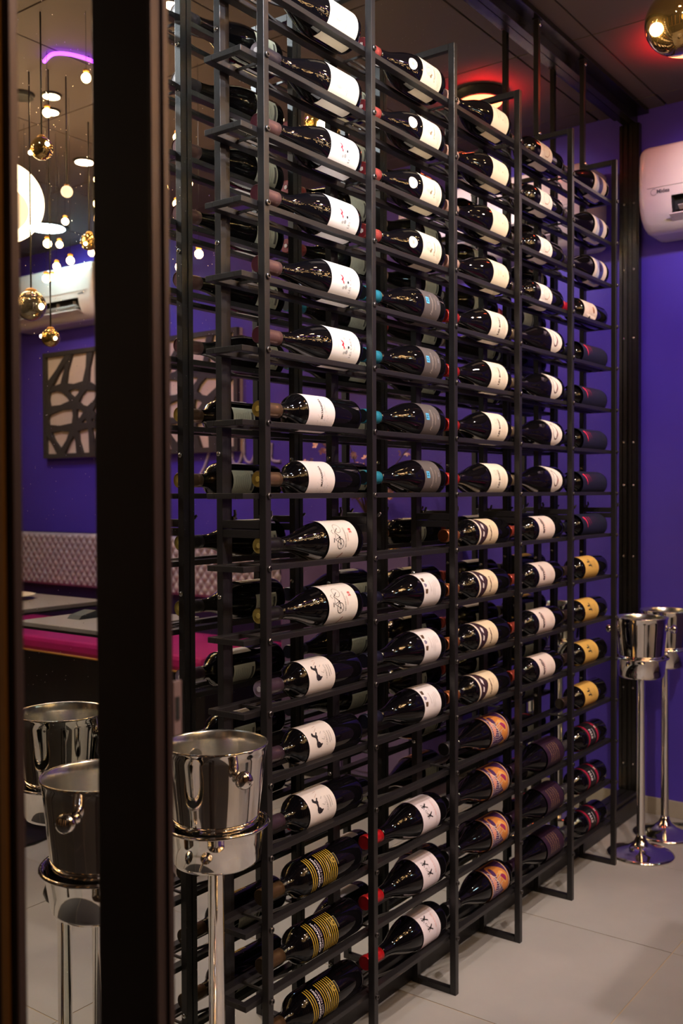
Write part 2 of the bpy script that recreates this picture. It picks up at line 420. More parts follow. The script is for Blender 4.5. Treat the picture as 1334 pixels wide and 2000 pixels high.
def L_mata():
    p = Print(); p.text('MATANEGRA', .0065, .004, 0, INK, sx=1.0, bold=.0002); p.text('ribera', .0045, .006, -.008, (.45, .40, .40), shear=.3)
    rr = random.Random(3)
    for i in range(26):
        a = rr.uniform(0, 2 * pi); q = rr.uniform(.008, .018); p.disc(-.010 + q * math.cos(a) * 1.1, -.001 + q * math.sin(a), .0006, (.35, .30, .32), n=6)
    return p
def L_bike():
    p = Print()
    p.ring(-.012, .010, .0095, .0013, INK).ring(.018, .012, .0095, .0010, GREY)
    for a in range(6): p.line([(-.012, .010), (-.012 + .009 * math.cos(a * pi / 3), .010 + .009 * math.sin(a * pi / 3))], .0005, GREY)
    p.disc(-.012, .010, .0018, INK)
    p.line([(-.012, .010), (.000, .012), (.010, .024), (-.004, .026), (.000, .012)], .0013, INK).line([(.010, .024), (.018, .012)], .0013, INK)
    p.line([(-.004, .026), (-.012, .010)], .0010, INK).line([(-.009, .030), (-.001, .029)], .0022, INK).line([(.007, .029), (.012, .033), (.015, .028)], .0010, INK)
    p.disc(0, .012, .0018, INK)
    p.text('BECHINCHOS', .0055, 0, -.006, GREY, sx=1.1).text('CRIANZA', .004, 0, -.013, (.6, .3, .28)); p.text('58', .010, .012, -.024, (.72, .03, .04), bold=.0002)
    p.line([(-.052, .012), (-.030, -.002)], .0022, (.30, .01, .03)).line([(.044, .024), (.052, .030)], .0022, (.30, .01, .03)); return p
HORSE = [(-15,9),(-18,4),(-17,-3),(-14,3),(-11,6),(-10,1),(-13,-3),(-12,-9),(-10,-9),(-10,-4),(-6,0),(-5,3),(2,3),(5,1),(9,2),(13,-2),(14.5,1),(10,5),(8.5,7),(10,11),(14,11),(15,14),(12,17),(8,17.5),(5,13),(3,9),(-4,8),(-9,10)]
def L_horse():
    p = Print(); p.poly(sc_(HORSE, .0009, dv=.008), INK)
    p.line([(-.001, .000), (-.004, -.006), (.001, -.009)], .0006, INK).line([(.008, .000), (.012, -.005)], .0006, INK)
    p.text('CABALLO', .0052, -.002, -.013, GREY, sx=1.15).line([(-.012, -.021), (.010, -.0205)], .0008, INK); p.lines(0, -.0265, 1, .02, .003, GREY)
    p.line([(.014, .012), (.02, .002), (.024, .008), (.026, -.002)], .0007, (.4, .2, .15)); return p
def L_gold():
    p = Print(); G = (.52, .33, .03)
    for i in range(14):
        v = .036 - i * .0054
        if i in (3, 4, 5): continue
        p.rect(-.034, .034, v, v + .0021, G)
    p.text('CORPORACION', .0058, 0, .0185, (.80, .74, .82), sx=1.35, bold=.0002).text('GRAN RESERVA', .0054, 0, .0120, (.66, .52, .62), sx=1.2)
    p.rect(-.016, .016, -.0125, -.0085, (.01, .005, .01)).text('SELECCION', .0034, 0, -.0105, (.72, .66, .78), sx=1.1)
    p.rect(-.003, .019, -.040, -.019, (.012, .008, .008)).line([(-.003, -.040), (.019, -.040), (.019, -.019)], .0007, (.6, .5, .25)); p.ring(.008, -.029, .0045, .0018, (.55, .38, .10), 8); return p
def L_chateau():
    p = Print(); c = (.45, .36, .25)
    p.ring(.002, .014, .010, .0007, c, ry=.011).ring(.002, .014, .007, .0006, c, ry=.0075).line([(-.006, .018), (.0, .010), (.005, .020), (.010, .010)], .0008, c)
    p.disc(-.008, .006, .003, (.25, .17, .10)).disc(-.004, .003, .002, (.25, .17, .10)).line([(.012, .026), (.016, .029), (.020, .026)], .0006, c)
    p.text('Chateau', .0085, -.002, -.008, (.30, .22, .14), shear=.35); p.lines(-.004, -.017, 4, .036, .0042, c); return p
def L_blue():
    p = Print(); p.rect(-.001, .013, .012, .024, (.10, .46, .80)).text('N', .011, .006, .018, (.01, .05, .10), bold=.0002)
    p.text('Montesierra', .0088, -.001, .001, (.46, .38, .34), shear=.4, sx=1.05).text('seleccion', .0072, .002, -.011, (.42, .33, .28), shear=.4)
    p.text('2016', .0045, .006, -.023, (.50, .50, .62)); return p
def L_animals():
    p = Print(); B = (.10, .05, .03)
    def beast(u, v, m): p.poly(sc_([(-5, -2), (-3, 0), (2, -1), (4, -5), (5, -1), (4, 2), (6, 5), (3, 5), (1, 2), (-2, 3), (-4, 6), (-5, 2)], .001, u, v), B)
    beast(.016, .022, 1); beast(-.010, .022, 1)
    p.poly(sc_([(-4, 5), (4, 5), (4, -1), (0, -5), (-4, -1)], .001, .003, .022), (.22, .19, .30))
    p.text('VEGAMAR', .0048, 0, .005, (.45, .38, .38), sx=1.1); p.lines(-.006, -.004, 2, .034, .006, (.5, .42, .42)).lines(.004, -.016, 2, .016, .006, (.5, .42, .42)); return p
def L_dance():
    p = Print()
    def man(u, v):
        p.disc(u, v + .009, .0022, INK, n=10)
        p.poly(sc_([(-2, 6), (2, 6), (3, 0), (7, -7), (5, -8), (0, -2), (-4, -9), (-6, -8), (-2, 0)], .001, u, v), INK)
        p.line([(u - .006, v + .009), (u - .002, v + .004), (u + .003, v + .004), (u + .006, v + .010)], .0013, INK)
    man(.015, .010); man(-.006, .004); p.ring(.004, .014, .003, .0008, INK, 5)
    for i in range(4): p.line([(.003 + i * .003, .002), (.0045 + i * .003, .0055)], .0006, GREY)
    p.rect(-.050, .045, -.0195, -.0190, (.45, .10, .08)); p.text('baile de la tierra', .0045, .004, -.0155, (.6, .16, .12)); p.lines(0, -.024, 2, .05, .0035, (.55, .5, .5), .0006); return p
def L_plain():
    p = Print(); p.line([(-.006, .014), (.012, .016)], .0012, (.45, .36, .22)); p.text('Clos', .006, .002, .004, (.5, .42, .28), shear=.3).disc(-.004, -.008, .002, (.5, .42, .3)); p.lines(0, -.016, 3, .022, .004, (.6, .52, .4)); return p
def L_bosc():
    p = Print(); p.ring(.012, .016, .006, .0006, (.5, .42, .36)).line([(.006, .020), (.012, .012), (.018, .020)], .0006, (.5, .42, .36))
    p.text('LES BOSC', .0095, -.002, .0005, (.06, .03, .025), sx=1.05, bold=.0003); p.text('Priorat', .006, -.004, -.012, (.66, .48, .34)); p.lines(-.002, -.020, 3, .038, .004, (.68, .52, .40)); p.text('2015', .005, -.014, .018, (.62, .46, .35)); return p
def L_bull():
    p = Print(); D = (.045, .018, .028)
    p.poly(sc_([(-55, 31), (-38, 27), (-24, 21), (-14, 16), (-4, 17), (2, 12), (4, 2), (8, 5), (10, 2), (14, 10), (20, 18), (30, 24), (55, 33), (55, 38), (-55, 38)], .001), D)
    p.poly(sc_([(2, 22), (14, 19), (20, 25), (10, 29)], .001), (.74, .66, .68)).poly(sc_([(-14, 24), (-4, 22), (0, 27), (-12, 30)], .001), (.70, .62, .62)).poly(sc_([(-55, 38), (55, 38), (55, 41.5), (-55, 41.5)], .001), (.80, .72, .70))
    p.text('Prunefort', .0085, -.006, -.010, (.12, .06, .05), sx=1.1, bold=.0003); p.lines(.006, -.022, 2, .016, .005, (.5, .36, .26)); return p
def L_colour():
    p = Print(); O = (.62, .22, .05); O2 = (.72, .36, .10); U = (.07, .02, .10); Mg = (.32, .02, .10); Pk = (.70, .28, .20)
    p.rect(-.055, .055, -.039, .039, U)
    p.poly(spl(sc_([(30, 26), (10, 12), (-10, -4), (-30, -30), (-8, -36), (20, -32), (44, -6), (50, 20)])), O)
    p.poly(spl(sc_([(20, -2), (8, -10), (-6, -20), (4, -30), (18, -24), (26, -12)])), O2)
    p.poly(spl(sc_([(16, -6), (6, -14), (-2, -24), (8, -27), (16, -18)])), Mg)
    p.poly(spl(sc_([(-26, -20), (-40, -34), (-52, -30), (-46, -14), (-34, -8)])), O2).poly(spl(sc_([(24, 20), (6, 18), (-10, 30), (8, 34), (26, 32)])), Pk)
    p.poly(spl(sc_([(40, 10), (20, 8), (10, 18), (26, 22), (40, 20)])), U)
    for i in range(13):
        u = -.046 + i * .0052; p.line([(u, .037), (u + .004, .024), (u + .001, .010), (u + .006, -.002 - (i % 3) * .005)], .0014, (.48, .40, .48) if i % 2 else (.60, .46, .38))
    p.line([(.034, .034), (.020, .020), (.004, .010), (-.012, .006)], .0022, (.74, .62, .50))
    for v in (-.0392, .0385): p.rect(-.055, .055, v, v + .0013, (.80, .72, .70))
    return p
def L_dwave():
    p = Print(); p.ring(.000, -.004, .013, .0012, (.62, .46, .40), ry=.015).line([(-.040, .014), (-.02, .012), (.0, .014), (.03, .013)], .0007, (.60, .52, .48))
    p.disc(.0, -.004, .010, (.80, .72, .68), .012).line([(-.013, .003), (-.012, -.012), (-.004, -.020), (.006, -.019)], .0022, (.48, .30, .24)); p.text('D', .008, .001, -.004, (.7, .62, .58)); return p
def L_bean():
    p = Print(); B = (.12, .05, .05)
    p.poly(spl(sc_([(-18, 2), (-15, -9), (-4, -14), (9, -10), (22, 4), (26, 14), (10, 12), (-6, 14)])), B)
    p.poly(spl(sc_([(-14, 2), (-12, -7), (-3, -11), (9, -7), (20, 5), (23, 12), (10, 10), (-5, 12)])), WHITE)
    p.poly(spl(sc_([(-13, -2), (-8, -9), (2, -11), (12, -5), (2, -8), (-6, -6)])), (.22, .02, .02))
    p.text('dulze', .0055, .002, .002, (.5, .44, .42)); p.rect(-.006, .008, -.005, -.0044, (.55, .48, .46)); return p
def L_note():
    p = Print(); p.text('emilio', .018, -.001, .020, (.05, .01, .015), shear=.15, bold=.0006).line([(-.018, .009), (-.004, .0105), (.016, .0115)], .0008, (.60, .05, .05))
    p.text('moro', .0065, .002, -.008, (.78, .62, .56), shear=.3); p.lines(-.006, -.022, 3, .018, .005, (.66, .46, .40)); return p
def L_purple():
    p = Print(); c = (.48, .26, .12)
    for i in range(5):
        rr = random.Random(i); v0 = .026 - i * .011; n = 26
        p.line([(-.024 + .048 * t / n + .0008 * math.sin(t * 2.1), v0 + .0026 * math.sin(t * 1.9 + i) + .0015 * rr.uniform(-1, 1)) for t in range(n + 1)], .0008, c)
    return p
def L_wave():
    p = Print(); p.rect(-.05, .05, -.018, .024, (.30, .31, .62))
    p.poly(spl(sc_([(-40, -10), (-10, 10), (6, 12), (18, 2), (36, 14), (50, 6), (50, -14), (10, -17), (-30, -17)])), (.06, .06, .26))
    p.poly(spl(sc_([(4, 12), (18, 3), (10, -8), (-6, -6), (-8, 6)])), (.03, .015, .09)).poly(spl(sc_([(-50, 16), (-20, 8), (0, 20), (-30, 23)])), (.62, .62, .76)).poly(spl(sc_([(14, 20), (30, 18), (46, 22), (30, 23)])), (.66, .66, .80)); return p
def L_torn():
    p = Print(); p.text('TRES ROCAS', .005, .002, .012, (.45, .32, .26)); p.lines(0, .005, 3, .03, .005, (.6, .45, .36)); p.disc(.002, -.018, .010, (.30, .10, .04), .006).disc(.006, -.017, .004, (.55, .30, .12)); return p
def L_claw():
    p = Print(); R_ = (.85, .03, .10)
    for i, (v, h, wd) in enumerate(((.058, .034, .013), (.040, .028, .004), (.026, .026, .003), (.008, .022, .0014), (-.006, .020, .0014), (-.022, .018, .0012))):
        c = R_ if i < 1 else (.60, .02, .10) if i < 3 else (.14, .01, .07)
        p.poly([(.020, v + wd * .6), (.022, v - wd * .3), (.004, v - wd * .55), (.020 - h, v - wd * .5), (.006, v - wd * .1)], c)
    return p
def L_yellow():
    p = Print(); p.text('J.L', .022, .004, .013, (.01, .015, .02), bold=.0009); p.rect(-.012, .016, .000, .0012, (.10, .09, .05))
    p.text('RESERVA', .005, 0, -.008, (.34, .22, .06)); p.lines(-.002, -.018, 3, .026, .004, (.42, .28, .10)); return p
def L_syn():
    p = Print(); C = (.36, .01, .045)
    p.rect(-.052, .052, .024, .034, C).rect(-.052, .052, -.034, -.023, C)
    p.text('SYN', .015, .001, .011, (.66, .56, .60), bold=.0006).line([(-.014, -.006), (.014, -.006)], .0022, (.60, .52, .56)); p.text('15', .009, .014, -.0285, (.72, .66, .66), bold=.0004); return p

# kind: (shape, label x0, x1, half arc u, paper colour, print fn, capsule colour, tip colour, capsule metal, description, label shape)
BEAN = spl([(-.034, .006), (-.036, -.012), (-.022, -.034), (.000, -.039), (.020, -.032), (.036, -.008), (.050, .030), (.056, .040), (.030, .024), (.004, .022), (-.020, .020)])
DSH = spl([(-.055, .036), (-.02, .030), (.02, .030), (.055, .040), (.060, .030), (.048, -.006), (.030, -.026), (.006, -.036), (-.030, -.039), (-.05, -.039), (-.055, -.02), (-.052, .01)])
TORN = [(-.030, .046), (-.026, .030), (-.028, .012), (-.016, .004), (-.026, -.008), (-.036, -.014), (-.034, -.030), (-.020, -.040), (.030, -.044), (.050, -.036), (.052, .046)]
KIND = {
 'crest': ('burg', .160, .246, .062, CREAM, L_crest, (.04, .03, .035), (.30, .26, .28), .2, 'dark bottle with a cream label bearing a small pale shell crest'),
 'flower': ('burg', .160, .246, .062, WHITE, L_flower, (.17, .085, .075), (.09, .02, .03), .4, 'dark bottle with a white label and small red flower'),
 'mata': ('bord', .098, .174, .058, (.82, .72, .72), L_mata, (.20, .115, .07), (.45, .30, .06), .6, 'dark bottle with a pinkish-white dotted label and gold capsule'),
 'bike': ('burg', .150, .238, .062, WHITE, L_bike, (.012, .010, .010), (.34, .25, .06), .1, 'black bottle with a white label showing a line-drawn bicycle'),
 'horse': ('bord', .096, .172, .058, (.80, .72, .70), L_horse, (.055, .030, .045), (.34, .26, .38), .2, 'dark bottle with a pale label showing a black prancing horse'),
 'gold': ('bord', .103, .182, .058, None, L_gold, (.12, .065, .03), (.06, .04, .02), .5, 'black bottle printed with narrow gold hoops'),
 'chateau': ('burg', .165, .238, .062, CREAM, L_chateau, (.34, .055, .045), (.22, .02, .03), .15, 'dark bottle with a cream chateau label and round paper seal'),
 'blue': ('burg', .170, .233, .062, (.105, .085, .085), L_blue, (.025, .22, .32), (.012, .014, .02), .2, 'dark bottle with a charcoal label and small blue square'),
 'animals': ('burg', .168, .234, .060, (.82, .75, .78), L_animals, (.012, .012, .03), (.015, .015, .03), .3, 'black bottle with a white label and two heraldic beasts'),
 'dance': ('burg', .160, .228, .058, (.76, .66, .72), L_dance, (.50, .008, .012), (.30, .006, .01), .2, 'black bottle with a lilac-white label of two dancing figures and red capsule'),
 'plain': ('burg', .165, .241, .062, CREAM, L_plain, (.56, .36, .30), (.30, .12, .12), .1, 'dark bottle with a nearly bare cream label and pale pink capsule'),
 'bosc': ('burg', .154, .235, .062, (.84, .74, .64), L_bosc, (.42, .015, .012), (.25, .01, .01), .3, 'dark bottle with a cream label lettered along its middle and red capsule'),
 'bull': ('bord', .106, .195, .058, (.78, .62, .44), L_bull, (.36, .11, .04), (.20, .06, .02), .6, 'bottle with a tan label edged by dark landscape'),
 'colour': ('burg', .156, .241, .062, (.50, .20, .08), L_colour, (.02, .016, .02), (.02, .02, .022), .2, 'black bottle wrapped in a swirling orange and purple label'),
 'dwave': ('bord', .108, .192, .060, (.82, .73, .70), L_dwave, (.03, .02, .02), (.03, .02, .02), .2, 'dark bottle with a wavy-edged white label and an embossed round motif'),
 'bean': ('burg', .158, .239, .060, (.84, .74, .70), L_bean, (.22, .16, .09), (.05, .03, .03), .5, 'dark bottle with a bean-shaped white label around a dark loop'),
 'note': ('bord', .112, .204, .058, (.80, .66, .62), L_note, (.36, .055, .03), (.20, .03, .02), .4, 'dark bottle with a pinkish-white label and slanting black name'),
 'purple': ('burg', .152, .250, .064, (.028, .009, .028), L_purple, (.03, .012, .03), (.05, .02, .05), .2, 'dark bottle with a deep purple label scribbled in gold'),
 'wave': ('burg', .150, .236, .062, (.80, .70, .68), L_wave, (.03, .02, .025), (.03, .02, .02), .2, 'dark bottle with a white-bordered label of a blue breaking wave'),
 'torn': ('bord', .090, .182, .058, (.82, .66, .60), L_torn, (.50, .012, .03), (.3, .01, .02), .2, 'dark bottle with a torn-edged pinkish-white label and red capsule'),
 'claw': ('bord', .082, .250, .070, (.012, .012, .030), L_claw, (.01, .01, .012), (.02, .02, .02), .2, 'navy-wrapped bottle slashed with red claw marks'),
 'yellow': ('bord', .096, .190, .058, (.72, .42, .10), L_yellow, (.05, .03, .02), (.05, .04, .03), .3, 'dark bottle with a mustard yellow label and bold dark initials'),
 'syn': ('bord', .116, .200, .058, (.012, .010, .012), L_syn, (.14, .13, .13), (.10, .10, .10), .6, 'black bottle with two crimson hoops and white lettering between'),
}
RAD = {'burg': .038, 'bord': .0335}
PROF = {
 'burg': [(.0650, .0128), (.078, .0142), (.092, .0175), (.106, .0222), (.120, .0272), (.134, .0316), (.148, .0350), (.162, .0372), (.176, .038), (.250, .038), (.2575, .0365), (.2625, .0330), (.2635, .028), (.259, .020), (.252, .010), (.250, .0003)],
 'bord': [(.0600, .0125), (.066, .0134), (.072, .0158), (.078, .0206), (.0835, .0256), (.0895, .0297), (.0965, .0323), (.104, .0335), (.252, .0335), (.2585, .0325), (.2625, .0295), (.2635, .0255), (.259, .019), (.252, .010), (.250, .0003)]}
def body_prof(sh):
    cp = [(.0490, .0121), (.0600, .0122)]
    return [(.049, .0003)] + cp[:1] + ([(.060, .01225)] if sh == 'burg' else []) + PROF[sh]
body_me = {k: MB().lathe(body_prof(k), 40, 'X').mesh('glass_body', GLASSB) for k in PROF}
BACKP = mat('back_label_paper', (.62, .60, .50), .55)
def build_kind(key):
    shp, x0, x1, hu, paper, fn, capc, tipc, cmet, desc = KIND[key]
    R = RAD[shp]
    root = thing('wine_bottle', desc, 'wine bottle')
    link('glass_body', body_me[shp], root)
    cm = mat('capsule_' + key, capc, .32, cmet, .5); tm = mat('capsule_end_' + key, tipc, .35, cmet, .5)
    cap = MB().lathe([(.0006, .0125), (.0000, .0130), (.0012, .0142), (.010, .0146), (.0115, .0136), (.013, .0130), (.040, .0127), (.052, .0128)], 28, 'X', mis=[1, 0, 0, 0, 0, 0, 0], mi=1)
    capo = part('capsule', cap, [cm, tm], root)
    # emblem on the end of the capsule
    emb = MB().lathe([(-.0006, .0045), (-.0001, .0048)], 5 if key == 'chateau' else 14, 'X')
    ec = {'chateau': (.8, .72, .72), 'crest': (.7, .66, .66), 'horse': (.75, .68, .78), 'bike': (.55, .42, .10), 'mata': (.55, .38, .06)}.get(key)
    if ec: part('capsule_emblem', emb, mat('emblem_' + key, ec, .4), capo)
    if key in ('bull', 'blue', 'animals', 'bosc'):
        bc = {'bull': (.75, .28, .10), 'blue': (.04, .38, .52), 'animals': (.40, .45, .62), 'bosc': (.75, .10, .05)}[key]
        bn = MB()
        for xx in (.0165, .020): bn.lathe([(xx, .0131), (xx + .0005, .0136), (xx + .0014, .0136), (xx + .0019, .0131)], 24, 'X')
        part('capsule_band', bn, mat('band_' + key, bc, .25, .5), capo)
    xc = (x0 + x1) / 2; hv = (x1 - x0) / 2
    holder = root
    if paper:
        outline = {'bean': BEAN, 'dwave': DSH, 'torn': TORN}.get(key, rectp(hu, hv))
        v, f = cut([outline], step=.004)
        lm = wrap([(v, f, 0, .00018)], R, xc)
        holder = part('front_label', lm, mat('paper_' + key, paper, .5, 0, .35), root)
    pr = fn()
    part('label_print', wrap(pr.flat, R, xc), pr.mats, holder)
    if key == 'chateau':
        q = Print(); q.disc(0, 0, .0115, (.84, .76, .66)).ring(0, 0, .0098, .0005, (.6, .42, .36)).disc(0, 0, .004, (.62, .36, .32), n=8)
        # sits on the sloping shoulder
        sl = MB()
        for vs, fs, mi, lift in q.flat:
            out = []
            for (u, vv) in vs:
                xx = .136 - vv
                pf = PROF['burg']; rr = pf[-1][1]
                for (xa, ra), (xb, rb_) in zip(pf, pf[1:]):
                    if xa <= xx <= xb: rr = ra + (rb_ - ra) * (xx - xa) / (xb - xa); break
                th = u / rr; rr += lift + .0006; out.append((xx, -math.cos(th) * rr, math.sin(th) * rr))
            sl.add(out, fs, mi, True)
        part('paper_seal', sl, q.mats, root)
    if key not in ('claw',):
        bu = .024 if key != 'gold' else .02
        v, f = cut([rectp(bu, .030)], step=.004)
        bl = part('back_label', wrap([(v, f, 0, .00018)], R, xc + .004, pi), BACKP, root)
        q = Print(); q.lines(0, .022, 8, .036, .005, (.25, .24, .22), .001).rect(-.016, .016, -.026, -.020, (.12, .11, .11))
        part('label_print', wrap(q.flat, R, xc + .004, pi), q.mats, bl)
    return root
BAYS = [  # kinds per shelf, top to bottom
 ['crest'] * 2 + ['flower'] * 4 + ['mata'] * 2 + ['bike'] * 2 + ['horse'] * 3 + ['gold'] * 3,
 ['chateau'] * 4 + ['blue'] * 4 + [None] + ['animals'] * 3 + [None] + ['dance'] * 3,
 ['plain'] * 4 + ['bosc'] * 4 + ['bull'] * 4 + ['colour'] * 4,
 ['dwave'] * 4 + ['bean'] * 4 + ['note'] * 4 + [None] + ['purple'] * 3,
 ['wave'] * 3 + ['torn'] + ['claw'] * 5 + ['yellow'] * 4 + ['syn'] * 3]
ORD = ['top', 'second', 'third', 'fourth', 'fifth']
BN = ['first', 'second', 'third', 'fourth', 'last']
THB = {'horse': 26, 'gold': 24, 'bike': 14, 'dance': 26, 'animals': 24, 'colour': 10, 'purple': 22, 'syn': 26, 'yellow': 22, 'note': 20, 'bull': 16, 'mata': 8, 'claw': 14}
GRP = {k: KIND[k][9].replace('bottle', 'bottles', 1) for k in KIND}
for b, bay in enumerate(BAYS):
    done = {}
    for i, key in enumerate(bay):
        if key is None: continue
        if key not in done: done[key] = 0; proto = build_kind(key); o = proto
        else: o = copy_tree(proto)
        n = bay.count(key); done[key] += 1
        R = RAD[KIND[key][0]]; h = math.sqrt(R * R - HA * HA)
        o.location = (b * S + .0355 + random.uniform(-.0015, .0015), YA, zr(i - 1) + .00475 + h + .0002)
        o.rotation_euler = (-math.radians(THB.get(key, 4) + random.uniform(-3, 3)), 0, 0)
        if n > 1:
            pos = 'lowest' if done[key] == n else ORD[done[key] - 1]
            o['label'] = KIND[key][9] + ', ' + pos + ' of its %d' % n
            if len(o['label'].replace('-', ' ').split()) > 16: o['label'] = KIND[key][9].replace('dark bottle', 'bottle').replace('black bottle', 'bottle') + ', ' + pos + ' of %d' % n
        o['group'] = GRP[key] if n > 1 else 'bottles in the last bay'

# ------------------------------------------------------------------ ice buckets on stands
def make_bucket():
    t = thing('ice_bucket_stand', '', 'ice bucket')
    st = MB()
    st.lathe([(0, .0998), (.003, .1), (.006, .099), (.010, .090), (.016, .066), (.026, .036), (.040, .020), (.052, .0145), (.060, .0128)], 48, 'Z')
    base = part('stand_base', st, CHROME, t)
    part('stand_pole', MB().lathe([(.058, .0128), (.062, .0124), (.536, .0124), (.5385, .018)], 28, 'Z'), CHROME, t)
    cup = MB().lathe([(.5385, .018), (.5390, .056), (.5420, .0635), (.548, .0665), (.596, .0745), (.5975, .0800), (.6005, .0825), (.6035, .0800), (.6015, .0755), (.597, .0725), (.556, .0650), (.545, .020)], 56, 'Z')
    cup.f = cup.f[:-2]; cup.m = cup.m[:-2]; cup.s = cup.s[:-2]
    part('stand_cup', cup, CHROME, t)
    bu = MB()
    prof = [(.556, .0004), (.556, .050), (.559, .0570), (.566, .0610), (.60, .0655), (.66, .0715), (.705, .0762), (.7165, .0780), (.7195, .0798), (.722, .0800), (.7225, .0785), (.720, .0765), (.705, .0750), (.66, .0700), (.60, .0640), (.566, .0590), (.560, .050), (.560, .0004)]
    bu.lathe(prof, 56, 'Z', mis=[0] * 10 + [1] * 7)
    b = part('bucket', bu, [CHROME, BRUSH], t)
    for s in (-1, 1):
        kb = MB().lathe([(.0, .0105), (.003, .0085), (.007, .0060), (.013, .0060), (.0165, .0100), (.0215, .0135), (.0275, .0125), (.0315, .0080), (.0325, .0003)], 20, 'X')
        if s < 0: kb.v = [(-x, -y, z) for x, y, z in kb.v]
        kb.v = [(x + s * .0715, y, z + .686) for x, y, z in kb.v]
        part('knob', kb, CHROME, b)
    return t
bk = make_bucket()
bl = [((-.160, -.030), -1.93, 'chrome ice bucket on a stand right of the brown door post, before the rack'),
      ((-.372, -.024), -2.73, 'chrome ice bucket on a stand left of the brown door post'),
      ((1.655, -.028), -1.10, 'nearer chrome ice bucket on a stand at the right end of the rack'),
      ((1.872, -.028), -.95, 'farther chrome ice bucket on a stand beside the violet end wall')]
for i, (p, a, lab) in enumerate(bl):
    o = bk if i == 0 else copy_tree(bk)
    o.location = (p[0], p[1], .0001); o.scale = (.985,) * 3; o.rotation_euler = (0, 0, a); o['label'] = lab; o['group'] = 'ice buckets on stands'

# ------------------------------------------------------------------ air conditioners on the end wall
ACW = mat('ac_white_plastic', (.80, .74, .70), .18, 0, .5, .3)
def make_ac():
    t = thing('air_conditioner', '', 'air conditioner')
    # profile (x out of the wall is negative, z) ; origin at wall, top of the unit
    prof = [(-.002, 0), (-.150, 0), (-.168, -.004), (-.178, -.014), (-.184, -.060), (-.186, -.120), (-.184, -.170), (-.176, -.205), (-.160, -.236), (-.135, -.258), (-.105, -.268), (-.002, -.268)]
    # louvre recess carved between two stations of the profile
    body = MB(); L = .74
    def outline(inset):
        cx, cz = -.09, -.134
        return [(cx + (x - cx) * (1 - inset), cz + (z - cz) * (1 - inset)) if x < -.01 else (x, cz + (z - cz) * (1 - inset)) for x, z in prof]
    st = [(0, .12), (-.006, .055), (-.016, .015), (-.030, 0), (-.105, 0), (-L + .105, 0), (-L + .030, 0), (-L + .016, .015), (-L + .006, .055), (-L, .12)]
    n = len(prof); base = 0
    for y, ins in st: body.v += [(x, y, z) for x, z in outline(ins)]
    for a in range(len(st) - 1):
        for i in range(n):
            if a == 4 and i in (6, 7): continue      # opening of the air outlet
            j = (i + 1) % n; body.f.append((a * n + i, a * n + j, (a + 1) * n + j, (a + 1) * n + i)); body.m.append(0); body.s.append(i not in (0, 10, 11))
    body.f.append(tuple(range(n))); body.m.append(0); body.s.append(False)
    body.f.append(tuple(range((len(st) - 1) * n, len(st) * n))); body.m.append(0); body.s.append(False)
    o = part('casing', body, ACW, t)
    part('panel_seam', MB().box(-.1875, -.1845, -L + .03, -.03, -.1385, -.1375), mat('seam_grey', (.45, .40, .38), .5), o)
    oc = MB().box(-.150, -.146, -L + .104, -.106, -.235, -.170).box(-.176, -.146, -L + .104, -.106, -.1705, -.1690)
    oc.box(-.172, -.146, -L + .1045, -L + .106, -.236, -.17).box(-.172, -.146, -.1065, -.105, -.236, -.17)
    part('outlet', oc, mat('outlet_black', (.012, .012, .012), .6), t)
    for k in range(4):
        y = -.16 - k * .125
        part('louvre', MB().box(-.170, -.150, y - .11, y, -.222, -.219).box(-.168, -.152, y - .002, y, -.222, -.178), mat('louvre_grey', (.42, .38, .35), .5), t)
    fp_ = MB(); q = [(-.187, -.2255), (-.188, -.2290), (-.150, -.2440), (-.149, -.2405)]
    fp_.prism(q, -L + .1, -.1, 'Y'); part('flap', fp_, ACW, t)
    fl2 = MB().prism([(-.1775, -.2000), (-.1795, -.2025), (-.160, -.212), (-.159, -.209)], -L + .13, -.125, 'Y'); part('vane', fl2, mat('vane_grey', (.60, .55, .52), .4), t)
    vs, fs = text2d('Midea', .017, 0, 0, 'LEFT', bold=.0004)
    tx = MB(); tx.add([(-.1868, -.060 - u, -.152 + v) for u, v in vs], fs, 0)
    for i in range(9):
        a0 = 1.0 + i * .5; a1 = a0 + .5
        q = [(math.cos(a) * r_, math.sin(a) * r_) for a, r_ in ((a0, .0105), (a1, .0105), (a1, .0094), (a0, .0094))]
        tx.add([(-.1868, -.052 - u, -.152 + v) for u, v in q], [(0, 1, 2, 3)], 0)
    part('maker_lettering', tx, mat('logo_grey', (.12, .12, .14), .5), o)
    return t
ac = make_ac()
ac.location = (EX - .0005, .062, 2.176); ac['label'] = 'white wall-mounted air conditioner at the right edge, above the ice buckets'
ac2 = copy_tree(ac); ac2.location = (EX - .0005, -2.42, 2.205); ac2['label'] = 'white air conditioner reflected above the patterned wall panel, far left'
ac['group'] = ac2['group'] = 'wall air conditioners'

